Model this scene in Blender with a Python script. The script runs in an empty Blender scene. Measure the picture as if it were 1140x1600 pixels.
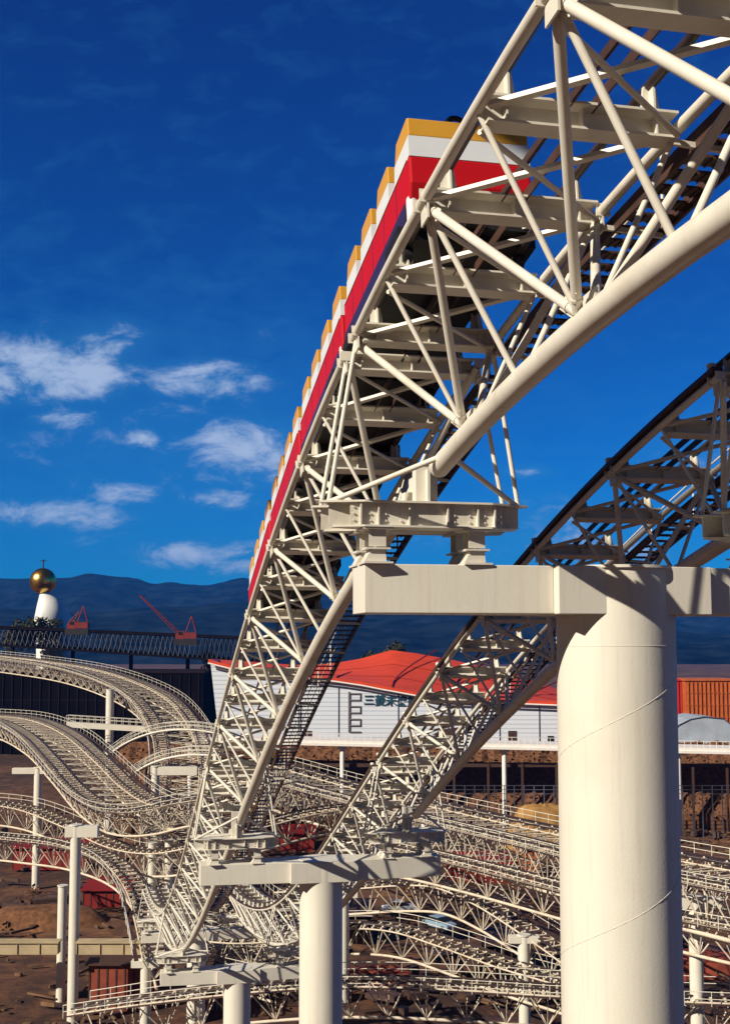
import bpy, math, random
from mathutils import Vector as V, Matrix, noise
random.seed(7)
R = math.radians
sc = bpy.context.scene
COL = sc.collection

# ------------------------------------------------------------------ camera
F, TH, HZ, CX = 1830.0, 0.0828, 1009.3, 565.0          # focal length in photo pixels, pitch, horizon row
CY = HZ - F * math.tan(TH)
cam_d = bpy.data.cameras.new('camera'); cam = bpy.data.objects.new('camera', cam_d); COL.objects.link(cam)
cam_d.sensor_fit = 'HORIZONTAL'; cam_d.sensor_width = 36; cam_d.lens = F / 1140 * 36
cam_d.shift_x = (570 - CX) / 1140; cam_d.shift_y = (CY - 800) / 1140
cam_d.clip_start = .1; cam_d.clip_end = 60000
cam.location = (0, 0, 0); cam.rotation_euler = (math.pi / 2 + TH, 0, 0)
sc.camera = cam

# ------------------------------------------------------------------ light
SUN_EL, SUN_AZ = 31.0, 53.0        # the sun stands behind the camera, this far to the left of the view axis
sd = V((-math.sin(R(SUN_AZ)) * math.cos(R(SUN_EL)), -math.cos(R(SUN_AZ)) * math.cos(R(SUN_EL)), math.sin(R(SUN_EL))))
sun_d = bpy.data.lights.new('sun', 'SUN'); sun = bpy.data.objects.new('sun', sun_d); COL.objects.link(sun)
sun_d.energy = 5.0; sun_d.angle = R(.5); sun_d.color = (1, .91, .76)
sun.rotation_euler = sd.to_track_quat('Z', 'Y').to_euler()
sc.view_settings.view_transform = 'Standard'; sc.view_settings.look = 'None'
sc.view_settings.exposure = 0.45; sc.view_settings.gamma = 1

w = bpy.data.worlds.new('World'); sc.world = w; w.use_nodes = True
nt = w.node_tree; nt.nodes.clear()
def N(t, **k):
    n = nt.nodes.new(t)
    for a, b in k.items(): setattr(n, a, b)
    return n
def mth(op, a, b=None, c=None, cl=False):
    n = N('ShaderNodeMath', operation=op, use_clamp=cl)
    for i, x in enumerate((a, b, c)):
        if x is None: continue
        if isinstance(x, (int, float)): n.inputs[i].default_value = x
        else: nt.links.new(x, n.inputs[i])
    return n.outputs[0]
out = N('ShaderNodeOutputWorld'); bg = N('ShaderNodeBackground')
sky = N('ShaderNodeTexSky', sky_type='NISHITA', sun_disc=False, sun_elevation=R(SUN_EL),
        sun_rotation=R(180 + SUN_AZ), altitude=300, air_density=1.0, dust_density=.25, ozone_density=3.0)
tint = N('ShaderNodeMix', data_type='RGBA', blend_type='MULTIPLY'); tint.inputs[0].default_value = 1
# a polarised sky: deep blue away from the sun, dimmed round it to deepen the shadows
tcs = N('ShaderNodeTexCoord'); dt = N('ShaderNodeVectorMath', operation='DOT_PRODUCT'); nt.links.new(tcs.outputs['Generated'], dt.inputs[0]); dt.inputs[1].default_value = sd
pm = N('ShaderNodeMapRange', interpolation_type='SMOOTHSTEP'); nt.links.new(dt.outputs['Value'], pm.inputs[0]); pm.inputs[1].default_value = -.05; pm.inputs[2].default_value = .40
pc = N('ShaderNodeMix', data_type='RGBA'); nt.links.new(pm.outputs[0], pc.inputs[0]); 
sz = N('ShaderNodeSeparateXYZ'); nt.links.new(tcs.outputs['Generated'], sz.inputs[0])
el = N('ShaderNodeMapRange'); nt.links.new(sz.outputs[2], el.inputs[0]); el.inputs[1].default_value = .02; el.inputs[2].default_value = .46
ec = N('ShaderNodeMix', data_type='RGBA'); nt.links.new(el.outputs[0], ec.inputs[0]); ec.inputs[6].default_value = (.018, .50, 1.12, 1); ec.inputs[7].default_value = (.05, .27, .84, 1)
nt.links.new(ec.outputs[2], pc.inputs[6]); pc.inputs[7].default_value = (.040, .034, .036, 1)
nt.links.new(pc.outputs[2], tint.inputs[7])
nt.links.new(sky.outputs[0], tint.inputs[6])
tc = N('ShaderNodeTexCoord'); sep = N('ShaderNodeSeparateXYZ'); nt.links.new(tc.outputs['Generated'], sep.inputs[0])
yy = mth('MAXIMUM', sep.outputs[1], .05)
u = mth('DIVIDE', sep.outputs[0], yy); v = mth('DIVIDE', sep.outputs[2], yy)
comb = N('ShaderNodeCombineXYZ'); nt.links.new(u, comb.inputs[0])
nt.links.new(mth('MULTIPLY', v, 1.9), comb.inputs[1])
n1 = N('ShaderNodeTexNoise'); n1.inputs['Scale'].default_value = 19; n1.inputs['Detail'].default_value = 12; n1.inputs['Roughness'].default_value = .64
n1.inputs['Distortion'].default_value = .35
nt.links.new(comb.outputs[0], n1.inputs['Vector'])
# cloud banks as bearings (tan azimuth, tan elevation, half widths, weight)
def brg(x, y, a, b, k): return ((x - CX) / F, (HZ - y) / F, a / F, b / F, k)
banks = [brg(70, 575, 170, 62, 1.1), brg(150, 535, 110, 50, .8), brg(310, 588, 110, 36, 1.0), brg(100, 648, 75, 24, .8), brg(222, 680, 36, 20, .95),
         brg(390, 705, 120, 75, .9), brg(345, 682, 55, 28, .95), brg(100, 802, 150, 28, .95), brg(190, 772, 75, 28, .85), brg(345, 778, 80, 22, .85),
         brg(300, 866, 120, 26, 1.05), brg(375, 885, 60, 22, .9), brg(230, 680, 330, 210, .42), brg(640, 850, 60, 20, .5), brg(830, 735, 40, 12, .75), brg(850, 830, 130, 50, .75),
         brg(960, 860, 120, 40, .7), brg(1150, 700, 150, 60, .5), brg(1075, 975, 60, 22, .6), brg(-300, 620, 220, 80, .9), brg(1700, 600, 300, 90, .9)]
tot = None
for cx_, cy_, a, b, k in banks:
    dx = mth('DIVIDE', mth('SUBTRACT', u, cx_), a); dy = mth('DIVIDE', mth('SUBTRACT', v, cy_), b)
    r2 = mth('ADD', mth('MULTIPLY', dx, dx), mth('MULTIPLY', dy, dy))
    g = mth('MULTIPLY', mth('EXPONENT', mth('MULTIPLY', r2, -1.0)), k)
    tot = g if tot is None else mth('MAXIMUM', tot, g)
dens = mth('ADD', tot, mth('MULTIPLY', mth('SUBTRACT', n1.outputs[0], .5), 2.5))
mr = N('ShaderNodeMapRange', interpolation_type='SMOOTHSTEP'); nt.links.new(dens, mr.inputs[0])
mr.inputs[1].default_value = .42; mr.inputs[2].default_value = 1.18; mr.inputs[3].default_value = 0; mr.inputs[4].default_value = .78
cmask = mth('MULTIPLY', mr.outputs[0], mth('MULTIPLY', tot, 1.6, cl=True))
vl = N('ShaderNodeMix', data_type='RGBA'); nt.links.new(mth('MULTIPLY', mth('ADD', tot, mth('MULTIPLY', mth('SUBTRACT', n1.outputs[0], .5), .9)), .62, cl=True), vl.inputs[0])
nt.links.new(tint.outputs[2], vl.inputs[6]); vl.inputs[7].default_value = (.45, 2.9, 6.4, 1)
cm = N('ShaderNodeMix', data_type='RGBA'); nt.links.new(cmask, cm.inputs[0]); nt.links.new(vl.outputs[2], cm.inputs[6])
cm.inputs[7].default_value = (6.0, 7.2, 9.6, 1)
nt.links.new(cm.outputs[2], bg.inputs[0]); bg.inputs[1].default_value = .062
nt.links.new(bg.outputs[0], out.inputs[0])

# ------------------------------------------------------------------ materials
MATS = {}
def mat(name, col, rough=.55, var=.12, scale=3., metal=0., bump=0., dirt=None, dscale=1.2, damt=.35, coord='Object', spec=.4):
    if name in MATS: return MATS[name]
    m = bpy.data.materials.new(name); m.use_nodes = True; t = m.node_tree; b = t.nodes['Principled BSDF']
    b.inputs['Roughness'].default_value = rough; b.inputs['Metallic'].default_value = metal; b.inputs['Specular IOR Level'].default_value = spec
    c = t.nodes.new('ShaderNodeTexCoord'); n = t.nodes.new('ShaderNodeTexNoise'); n.inputs['Scale'].default_value = scale; n.inputs['Detail'].default_value = 6
    t.links.new(c.outputs[coord], n.inputs['Vector'])
    rp = t.nodes.new('ShaderNodeValToRGB'); rp.color_ramp.elements[0].position = .3; rp.color_ramp.elements[1].position = .7
    rp.color_ramp.elements[0].color = tuple(max(0, x * (1 - var)) for x in col) + (1,)
    rp.color_ramp.elements[1].color = tuple(min(1, x * (1 + var)) for x in col) + (1,)
    t.links.new(n.outputs[0], rp.inputs[0]); src = rp.outputs[0]
    if dirt:
        n2 = t.nodes.new('ShaderNodeTexNoise'); n2.inputs['Scale'].default_value = dscale; n2.inputs['Detail'].default_value = 8; n2.inputs['Roughness'].default_value = .65
        t.links.new(c.outputs[coord], n2.inputs['Vector'])
        r2 = t.nodes.new('ShaderNodeMapRange'); r2.inputs[1].default_value = .5; r2.inputs[2].default_value = .75; r2.inputs[4].default_value = damt
        t.links.new(n2.outputs[0], r2.inputs[0])
        mx = t.nodes.new('ShaderNodeMix'); mx.data_type = 'RGBA'; t.links.new(r2.outputs[0], mx.inputs[0]); t.links.new(src, mx.inputs[6]); mx.inputs[7].default_value = dirt + (1,)
        src = mx.outputs[2]
    t.links.new(src, b.inputs['Base Color'])
    if bump:
        bp = t.nodes.new('ShaderNodeBump'); bp.inputs['Strength'].default_value = bump; bp.inputs['Distance'].default_value = .02
        t.links.new(n.outputs[0], bp.inputs['Height']); t.links.new(bp.outputs[0], b.inputs['Normal'])
    MATS[name] = m; return m
CREAM = mat('cream_paint', (.66, .62, .535), .42, .05, 2.5, dirt=(.34, .27, .18), damt=.35, dscale=1.7)
CREAM2 = mat('cream_paint_column', (.66, .625, .54), .5, .03, .7, dirt=(.47, .42, .32), damt=.25, dscale=.5)
WHITE = mat('white_paint', (.66, .66, .64), .5, .05, 2., dirt=(.5, .46, .4), damt=.2)
FARP = mat('weathered_cream_paint', (.60, .52, .41), .6, .12, .6, dirt=(.20, .085, .04), damt=.6, dscale=.8)
DARKS = mat('dark_brown_steel', (.060, .030, .022), .55, .25, 3.)
RAILM = mat('greased_rail_steel', (.05, .035, .035), .35, .2, 5., metal=.3)
RED = mat('red_train_paint', (.46, .006, .012), .5, .04, 3., spec=.2)
YEL = mat('yellow_train_paint', (.58, .29, .035), .38, .04, 3.)
TWH = mat('white_train_paint', (.66, .68, .70), .38, .03, 3.)
NAVY = mat('navy_train_trim', (.03, .02, .07), .4, .1, 3.)
BLK = mat('black_chassis', (.010, .008, .010), .6, .3, 6.)
TYRE = mat('black_rubber', (.012, .012, .012), .8, .2, 9.)
ORROOF = mat('orange_red_roofing', (.60, .055, .012), .6, .12, .35, dirt=(.40, .03, .015), dscale=.1)
BRICKR = mat('rust_red_boards', (.23, .045, .022), .8, .3, .8)
ORANGE = mat('orange_panels', (.42, .10, .02), .6, .15, .5)
REDB = mat('bright_red_wall', (.42, .02, .012), .6, .1, .5)
REDP = mat('red_panels', (.19, .008, .006), .6, .12, .5)
GREYR = mat('grey_roof_sheet', (.33, .37, .44), .6, .15, .4)
HEDGE = mat('brown_planting', (.13, .055, .024), .95, .5, 1.5, bump=.6)
DKWALL = mat('shade_and_hut_black', (.004, .002, .002), .95, .5, .2, spec=.05)  # near-black: painted shade on the big hall, plain dark walls on the huts
GOLD = mat('gold_metal', (.70, .42, .12), .3, .4, .5, metal=1., dirt=(.06, .02, .008), dscale=.35, damt=1.)
CRANE = mat('crane_red', (.17, .012, .012), .6, .2, .6)
STEELD = mat('dark_roof_steel', (.014, .008, .009), .8, .3, .3, spec=.1)
STEELG = mat('grey_blue_steel', (.055, .058, .085), .5, .7, .12)
TEAL = mat('teal_sign_lettering', (.015, .07, .11), .5, .1, 2.)
SIGND = mat('dark_sign_steps', (.17, .15, .15), .6, .1, 2.)
CONC = mat('tan_concrete', (.42, .33, .20), .85, .15, .8, dirt=(.2, .13, .08), dscale=.6)
CARB = mat('pale_blue_car_paint', (.22, .32, .42), .3, .05, 3.)
CARW = mat('white_car_paint', (.7, .7, .68), .3, .05, 3.)
CARR = mat('red_car_paint', (.4, .02, .02), .3, .05, 3.)
GLASS = mat('dark_window_glass', (.015, .018, .022), .12, .1, 3.)
CHROME = mat('chrome', (.6, .6, .6), .2, .05, 3., metal=1.)
FOL = mat('dark_foliage', (.030, .032, .012), .9, .5, 2.)
FOLB = mat('brown_foliage', (.10, .042, .016), .9, .5, 2.)
BARK = mat('bark', (.06, .035, .02), .9, .3, 4.)
TRIMW = mat('white_deck_paint', (.80, .75, .70), .6, .06, 1.)

def streaks(m, col=(.30, .22, .14), amt=.30):
    t = m.node_tree; b = t.nodes['Principled BSDF']; src = b.inputs['Base Color'].links[0].from_socket
    c = t.nodes.new('ShaderNodeTexCoord'); mp = t.nodes.new('ShaderNodeMapping'); mp.inputs['Scale'].default_value = (5, 5, .22)
    n = t.nodes.new('ShaderNodeTexNoise'); n.inputs['Scale'].default_value = 1.6; n.inputs['Detail'].default_value = 7; n.inputs['Roughness'].default_value = .7
    t.links.new(c.outputs['Object'], mp.inputs[0]); t.links.new(mp.outputs[0], n.inputs['Vector'])
    q = t.nodes.new('ShaderNodeMapRange'); q.inputs[1].default_value = .52; q.inputs[2].default_value = .80; q.inputs[4].default_value = amt; t.links.new(n.outputs[0], q.inputs[0])
    x = t.nodes.new('ShaderNodeMix'); x.data_type = 'RGBA'; t.links.new(q.outputs[0], x.inputs[0]); t.links.new(src, x.inputs[6]); x.inputs[7].default_value = col + (1,)
    t.links.new(x.outputs[2], b.inputs['Base Color'])
    n3 = t.nodes.new('ShaderNodeTexNoise'); n3.inputs['Scale'].default_value = 30; n3.inputs['Detail'].default_value = 4; t.links.new(c.outputs['Object'], n3.inputs['Vector'])
    bp = t.nodes.new('ShaderNodeBump'); bp.inputs['Strength'].default_value = .25; bp.inputs['Distance'].default_value = .01
    t.links.new(n3.outputs[0], bp.inputs['Height']); t.links.new(bp.outputs[0], b.inputs['Normal'])
streaks(CREAM2)

# lapped siding: thin joint shadows painted into the colour, no grooves
def siding():
    m = bpy.data.materials.new('white_lapped_siding'); m.use_nodes = True; t = m.node_tree; b = t.nodes['Principled BSDF']
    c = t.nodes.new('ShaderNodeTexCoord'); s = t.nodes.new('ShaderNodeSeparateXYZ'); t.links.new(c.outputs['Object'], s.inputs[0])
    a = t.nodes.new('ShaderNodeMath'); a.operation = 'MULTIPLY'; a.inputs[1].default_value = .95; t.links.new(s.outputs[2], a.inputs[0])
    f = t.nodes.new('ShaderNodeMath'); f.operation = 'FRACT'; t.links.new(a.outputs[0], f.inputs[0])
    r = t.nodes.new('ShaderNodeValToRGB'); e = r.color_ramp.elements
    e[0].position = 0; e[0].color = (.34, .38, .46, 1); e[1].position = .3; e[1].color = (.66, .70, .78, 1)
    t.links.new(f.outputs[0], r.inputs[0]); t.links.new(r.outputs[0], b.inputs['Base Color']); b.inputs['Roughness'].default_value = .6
    return m
SIDING = siding()

def ground_mat():
    m = bpy.data.materials.new('bare_brown_ground'); m.use_nodes = True; t = m.node_tree; b = t.nodes['Principled BSDF']
    c = t.nodes.new('ShaderNodeTexCoord')
    def nz(s, d=8, ro=.6):
        n = t.nodes.new('ShaderNodeTexNoise'); n.inputs['Scale'].default_value = s; n.inputs['Detail'].default_value = d; n.inputs['Roughness'].default_value = ro
        t.links.new(c.outputs['Object'], n.inputs['Vector']); return n.outputs[0]
    r = t.nodes.new('ShaderNodeValToRGB'); e = r.color_ramp.elements
    e[0].position = .36; e[0].color = (.008, .003, .002, 1); e[1].position = .68; e[1].color = (.27, .14, .055, 1)
    x = e.new(.47); x.color = (.040, .012, .006, 1); x = e.new(.56); x.color = (.12, .047, .018, 1)
    mx = t.nodes.new('ShaderNodeMath'); mx.operation = 'ADD'; h = t.nodes.new('ShaderNodeMath'); h.operation = 'MULTIPLY'; h.inputs[1].default_value = .5
    mx2 = t.nodes.new('ShaderNodeMath'); mx2.operation = 'MULTIPLY'; mx2.inputs[1].default_value = .5
    t.links.new(nz(.045), mx2.inputs[0]); t.links.new(mx2.outputs[0], mx.inputs[0]); t.links.new(nz(.45, 10, .75), h.inputs[0]); t.links.new(h.outputs[0], mx.inputs[1])
    t.links.new(mx.outputs[0], r.inputs[0]); t.links.new(r.outputs[0], b.inputs['Base Color']); b.inputs['Roughness'].default_value = .95
    bp = t.nodes.new('ShaderNodeBump'); bp.inputs['Strength'].default_value = .8; bp.inputs['Distance'].default_value = .3
    t.links.new(mx.outputs[0], bp.inputs['Height']); t.links.new(bp.outputs[0], b.inputs['Normal'])
    return m

# ------------------------------------------------------------------ mesh helpers
class MB:
    def __init__(s): s.v = []; s.f = []; s.sm = []
    def add(s, vs, fs, smooth=False):
        k = len(s.v); s.v += [tuple(x) for x in vs]; s.f += [tuple(i + k for i in f) for f in fs]; s.sm += [smooth] * len(fs); return s
    def box(s, c, x, y, z, hx, hy, hz):
        c = V(c); vs = [c + x * (a * hx) + y * (b * hy) + z * (d * hz) for a in (-1, 1) for b in (-1, 1) for d in (-1, 1)]
        return s.add(vs, [(0, 1, 3, 2), (4, 6, 7, 5), (0, 4, 5, 1), (2, 3, 7, 6), (0, 2, 6, 4), (1, 5, 7, 3)])
    def abox(s, x0, x1, y0, y1, z0, z1):
        return s.box(((x0 + x1) / 2, (y0 + y1) / 2, (z0 + z1) / 2), V((1, 0, 0)), V((0, 1, 0)), V((0, 0, 1)), (x1 - x0) / 2, (y1 - y0) / 2, (z1 - z0) / 2)
    def bar(s, a, b, wd, ht, up=V((0, 0, 1))):
        a = V(a); b = V(b); d = b - a; L = d.length
        if L < 1e-6: return s
        d /= L; x = d.cross(up)
        if x.length < 1e-4: x = d.cross(V((1, 0, 0)))
        x.normalize(); z = x.cross(d)
        return s.box((a + b) / 2, x, d, z, wd / 2, L / 2, ht / 2)
    def tube(s, pts, r, n=10, cap=True, r2=None):
        pts = [V(p) for p in pts]; m = len(pts); rings = []
        for i, p in enumerate(pts):
            d = (pts[min(i + 1, m - 1)] - pts[max(i - 1, 0)]).normalized()
            x = d.cross(V((0, 0, 1)))
            if x.length < .05: x = d.cross(V((0, 1, 0)))
            x.normalize(); z = x.cross(d)
            rr = r if r2 is None else r + (r2 - r) * i / (m - 1)
            rings.append([p + x * (math.cos(2 * math.pi * k / n) * rr) + z * (math.sin(2 * math.pi * k / n) * rr) for k in range(n)])
        vs = [q for g in rings for q in g]
        fs = [(i * n + k, i * n + (k + 1) % n, (i + 1) * n + (k + 1) % n, (i + 1) * n + k) for i in range(m - 1) for k in range(n)]
        s.add(vs, fs, n > 5)
        if cap: s.add(rings[0], [tuple(range(n - 1, -1, -1))]); s.add(rings[-1], [tuple(range(n))])
        return s
    def prism(s, poly, off):
        """poly: list of 3D points; off: vector"""
        n = len(poly); off = V(off); vs = [V(p) for p in poly] + [V(p) + off for p in poly]
        return s.add(vs, [tuple(range(n - 1, -1, -1)), tuple(range(n, 2 * n))] + [(i, (i + 1) % n, n + (i + 1) % n, n + i) for i in range(n)])
    def sphere(s, c, r, nu=16, nv=10, sz=1.):
        c = V(c); vs = []; fs = []
        for j in range(nv + 1):
            a = math.pi * j / nv
            for i in range(nu):
                b = 2 * math.pi * i / nu; vs.append(c + V((math.sin(a) * math.cos(b), math.sin(a) * math.sin(b), math.cos(a) * sz)) * r)
        for j in range(nv):
            for i in range(nu): fs.append((j * nu + i, (j + 1) * nu + i, (j + 1) * nu + (i + 1) % nu, j * nu + (i + 1) % nu))
        return s.add(vs, fs, True)
    def build(s, name, m, parent=None, bevel=0, loc=None):
        me = bpy.data.meshes.new(name); me.from_pydata(s.v, [], s.f)
        me.polygons.foreach_set('use_smooth', s.sm); me.materials.append(m); me.update()
        o = bpy.data.objects.new(name, me); COL.objects.link(o)
        if parent is not None:
            o.parent = parent; o.matrix_parent_inverse = Matrix.Identity(4)
            # geometry is given in world space when the parent has been placed first
            if loc is None: me.transform(WM(parent).inverted())
        if bevel:
            b = o.modifiers.new('edge', 'BEVEL'); b.width = bevel; b.segments = 2; b.limit_method = 'ANGLE'
        return o
def WM(o):
    m = Matrix.LocRotScale(o.location, o.rotation_euler, o.scale)
    return WM(o.parent) @ m if o.parent else m
def tag(o, label=None, cat=None, group=None, kind=None):
    if label: o['label'] = label
    if cat: o['category'] = cat
    if group: o['group'] = group
    if kind: o['kind'] = kind
    return o
def empty(name, loc, label, cat, group=None):
    o = bpy.data.objects.new(name, None); COL.objects.link(o); o.location = loc; o.empty_display_size = .3
    return tag(o, label, cat, group)
def solo(mb, name, m, label, cat, group=None, **k):
    o = mb.build(name, m, **k); return tag(o, label, cat, group)
X, Y, Z = V((1, 0, 0)), V((0, 1, 0)), V((0, 0, 1))
def at(px, py, d):            # a bearing read off the photograph, taken out to distance d
    return V(((px - CX) / F * d, d, 0)) if py is None else V(dirp(px, py) * d)
def dirp(px, py):
    u_ = (px - CX) / F; v_ = (CY - py) / F
    y = math.cos(TH) - v_ * math.sin(TH); z = math.sin(TH) + v_ * math.cos(TH)
    return V((u_ / y, 1, z / y))
GZ = -33.0

# ------------------------------------------------------------------ the lift hills: plan line and profile
AZ = -.2078
def cen(s):
    q = min(s, 56.)
    z = 4.6535 - .18093 * q - .00843 * q * q + 7.916e-5 * q ** 3 + 1.784e-7 * q ** 4
    if s > 56: z += -.245 * (s - 56) + .0045 * (min(s, 83) - 56) ** 2 if s <= 83 else -.245 * 27 + .0045 * 729
    return V((.899 + math.sin(AZ) * s - .000148 * s * s, 18.22 + math.cos(AZ) * s, z))
class Path:
    def __init__(s, pts):
        s.p = [V(p) for p in pts]; s.a = [0.]
        for i in range(1, len(s.p)): s.a.append(s.a[-1] + (s.p[i] - s.p[i - 1]).length)
        s.L = s.a[-1]; s.j = 0
    def pos(s, t):
        t = max(0., min(s.L, t)); lo, hi = 0, len(s.a) - 1
        while hi - lo > 1:
            m = (lo + hi) // 2
            if s.a[m] <= t: lo = m
            else: hi = m
        return s.p[lo].lerp(s.p[hi], (t - s.a[lo]) / (s.a[hi] - s.a[lo] + 1e-9))
    def fr(s, t):
        c = s.pos(t); d = (s.pos(t + .6) - s.pos(t - .6)).normalized(); r = d.cross(Z).normalized(); n = r.cross(d)
        return c, d, r, n
    def at(s, t, o, h):
        c, d, r, n = s.fr(t); return c + r * o + n * h
RT = V((math.cos(AZ), -math.sin(AZ), 0))
S0 = -27.
def hill_path(off): return Path([cen(S0 + i * .5) + RT * off for i in range(260)])
PA = hill_path(0); PB = hill_path(6.50)
def arc_of(s):                                           # arc length along PA of horizontal station s
    i = (s - S0) / .5; k = int(i); return PA.a[k] + (PA.a[k + 1] - PA.a[k]) * (i - k)
PIER_S = [0., 26.69, 53.4, 80.]
W2, D = 1.11, 2.2

def limb(parent, name, items, m, cap=95):
    """items: list of MB; nearest `cap` become parts of their own, the rest one part of stuff"""
    def dist(b): return sum((V(b.v[i]) for i in (0, -1)), V()).length
    items = sorted(items, key=dist)
    for b in items[:cap]: b.build(name, m, parent)
    if len(items) > cap:
        r = MB()
        for b in items[cap:]: r.add(b.v, b.f, True)
        tag(r.build(name, m, parent), kind='stuff')

def lift_span(P, a0, a1, label, near, stairs=True, kn=0, deck=False):
    e = empty('lift_hill_span', P.at((a0 + a1) / 2, 0, 0), label, 'roller coaster track', 'lift hill spans')
    n = 6; p = (a1 - a0) / n; cs = 12 if near else 8
    for sd_, nm in ((-1, 'upper_chord'), (1, 'upper_chord')):
        MB().tube([P.at(a0 + (a1 - a0) * i / 24, sd_ * W2, 0) for i in range(25)], .068, cs).build(nm, CREAM, e)
    MB().tube([P.at(a0 + .45 + (a1 - a0 - .9) * i / 24, 0, -D) for i in range(25)], .155, 20 if near else 12).build('lower_chord', CREAM, e)
    def T(s_, o, h): return P.at(s_, o, h)
    for sd_ in (-1, 1):
        for i in range(n):
            L = T(a0 + (i + .5) * p, sd_ * .10, -D + .10)
            for (k, rr) in ((i, .056), (i + 1, .056)):
                U = T(a0 + k * p, sd_ * (W2 - .05), -.08); b = MB().tube([U, L], rr, cs)
                if near:
                    q = (L - U).normalized()
                    for A_, sg in ((U, 1), (L, -1)): b.tube([A_ + q * sg * .14, A_ + q * sg * .17], rr + .010, cs); b.bar(A_ + q * sg * .02, A_ + q * sg * .26, .012, .15)
                b.build('brace', CREAM, e)
            MB().tube([T(a0 + (i + .5) * p, sd_ * (W2 - .03), -.05), L], .034, cs).build('brace', CREAM, e)
            if i < n - 1: MB().tube([T(a0 + (i + 1) * p, sd_ * (W2 - .05), -.08), T(a0 + (i + 1) * p, sd_ * .06, -D + .1)], .040, cs).build('brace', CREAM, e)
        for k in range(n + 1):          # gusset at each main node
            c, d, r, nn = P.fr(min(max(a0 + k * p, a0 + .12), a1 - .12))
            g = MB(); q = c + r * (sd_ * (W2 - .01)) - nn * .13; g.box(q, r, d, nn, .012, .15, .14)
            g.box(c + r * (sd_ * W2) + d * .14 + nn * .0, r, d, nn, .09, .012, .08); g.box(c + r * (sd_ * W2) - d * .14, r, d, nn, .09, .012, .08)
            g.build('gusset', CREAM, e)
    for i in range(n):
        c, d, r, nn = P.fr(a0 + (i + .5) * p)
        g = MB(); g.box(c - nn * (D - .17), r, d, nn, .018, .26, .12); g.build('gusset', CREAM, e)
    # cross beams, wide flanged
    for k in range(2 * n + 1):
        s_ = min(max(a0 + k * p / 2, a0 + .2), a1 - .2); c, d, r, nn = P.fr(s_)
        g = MB(); hw = W2 - .08; c2 = c + nn * .06
        g.box(c2 + nn * .02, r, d, nn, hw, .19, .014); g.box(c2 - nn * .22, r, d, nn, hw, .13, .014); g.box(c2 - nn * .10, r, d, nn, hw, .012, .106)
        for q in (-.82, 0, .82): g.box(c2 + r * q - nn * .10, r, d, nn, .010, .11, .104)
        g.build('cross_beam', CREAM if near else CREAM, e)
        for sd_ in (-1, 1):
            q = c2 + r * (sd_ * .80) + nn * .20
            b = MB(); b.prism([q + r * .11 - nn * .165 + d * .02, q - r * .11 - nn * .165 + d * .02, q - r * .07 + nn * .17 + d * .02, q + r * .07 + nn * .17 + d * .02], -d * .04)
            b.box(q + nn * 0, r, d, nn, .012, .12, .165); b.build('rail_bracket', CREAM, e)
    for sd_ in (-1, 1):
        MB().tube([P.at(a0 + (a1 - a0) * i / 24, sd_ * .80, .44) for i in range(25)], .06, 10).build('rail', RAILM, e)
    # lateral bracing: a flat light bar and a slimmer tube crossing it
    for k in range(2 * n):
        s0, s1 = a0 + k * p / 2 + .15, a0 + (k + 1) * p / 2 - .15; c, d, r, nn = P.fr((s0 + s1) / 2)
        MB().bar(T(s1, -W2 + .08, -.03), T(s0, W2 - .08, -.03), .10, .05, nn).build('lateral_brace', CREAM, e)
        MB().tube([T(s0, -W2 + .08, -.16), T(s1, W2 - .08, -.16)], .033, 8).build('lateral_brace', CREAM, e)
    # chain trough along the centre line
    g = MB()
    for q in (-.14, .14): g.bar(*[P.at(t, q, .10) for t in (a0 + .1, a0 + .2)], .03, .12)
    for i in range(24):
        s0, s1 = a0 + (a1 - a0) * i / 24, a0 + (a1 - a0) * (i + 1) / 24
        c, d, r, nn = P.fr((s0 + s1) / 2)
        for q in (-.14, .14): g.bar(P.at(s0, q, .13), P.at(s1, q, .13), .02, .13, nn)
    g.build('chain_trough', DARKS, e)
    if stairs:
        g = MB(); o0, o1 = W2 + .16, W2 + .80; h = -.15
        for o in (o0, o1):
            for i in range(24):
                s0, s1 = a0 + (a1 - a0) * i / 24, a0 + (a1 - a0) * (i + 1) / 24; nn = P.fr((s0 + s1) / 2)[3]
                g.bar(P.at(s0, o, h), P.at(s1, o, h), .04, .20, nn)
        st = .36 if kn < 2 else .5
        for k in range(int((a1 - a0) / st)):
            c, d, r, nn = P.fr(a0 + (k + .5) * st); q = c + r * ((o0 + o1) / 2) + nn * h; dd = V((d.x, d.y, 0)).normalized()
            g.box(q, r, dd, Z, .32, .12, .014)
            if kn == 0 or near:
                for m_ in range(6): g.box(q + r * (-.25 + .1 * m_) - Z * .022, r, dd, Z, .012, .12, .010)
        s_ = g.build('stairway', DARKS, e)
        for k in range(13):
            s0 = a0 + .15 + (a1 - a0 - .3) * k / 12
            MB().bar(P.at(s0, W2 - .1, -.2), P.at(s0, o1, h - .11), .05, .06).build('stair_bracket', CREAM, e)
            MB().tube([P.at(s0, o1, h), P.at(s0, o1, h) + Z * 1.0], .022, 6).build('handrail_post', CREAM, e)
        for hh in (.55, 1.0):
            MB().tube([P.at(a0 + .15 + (a1 - a0 - .3) * i / 24, o1, h) + Z * hh for i in range(25)], .020, 6).build('handrail', CREAM, e)
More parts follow.
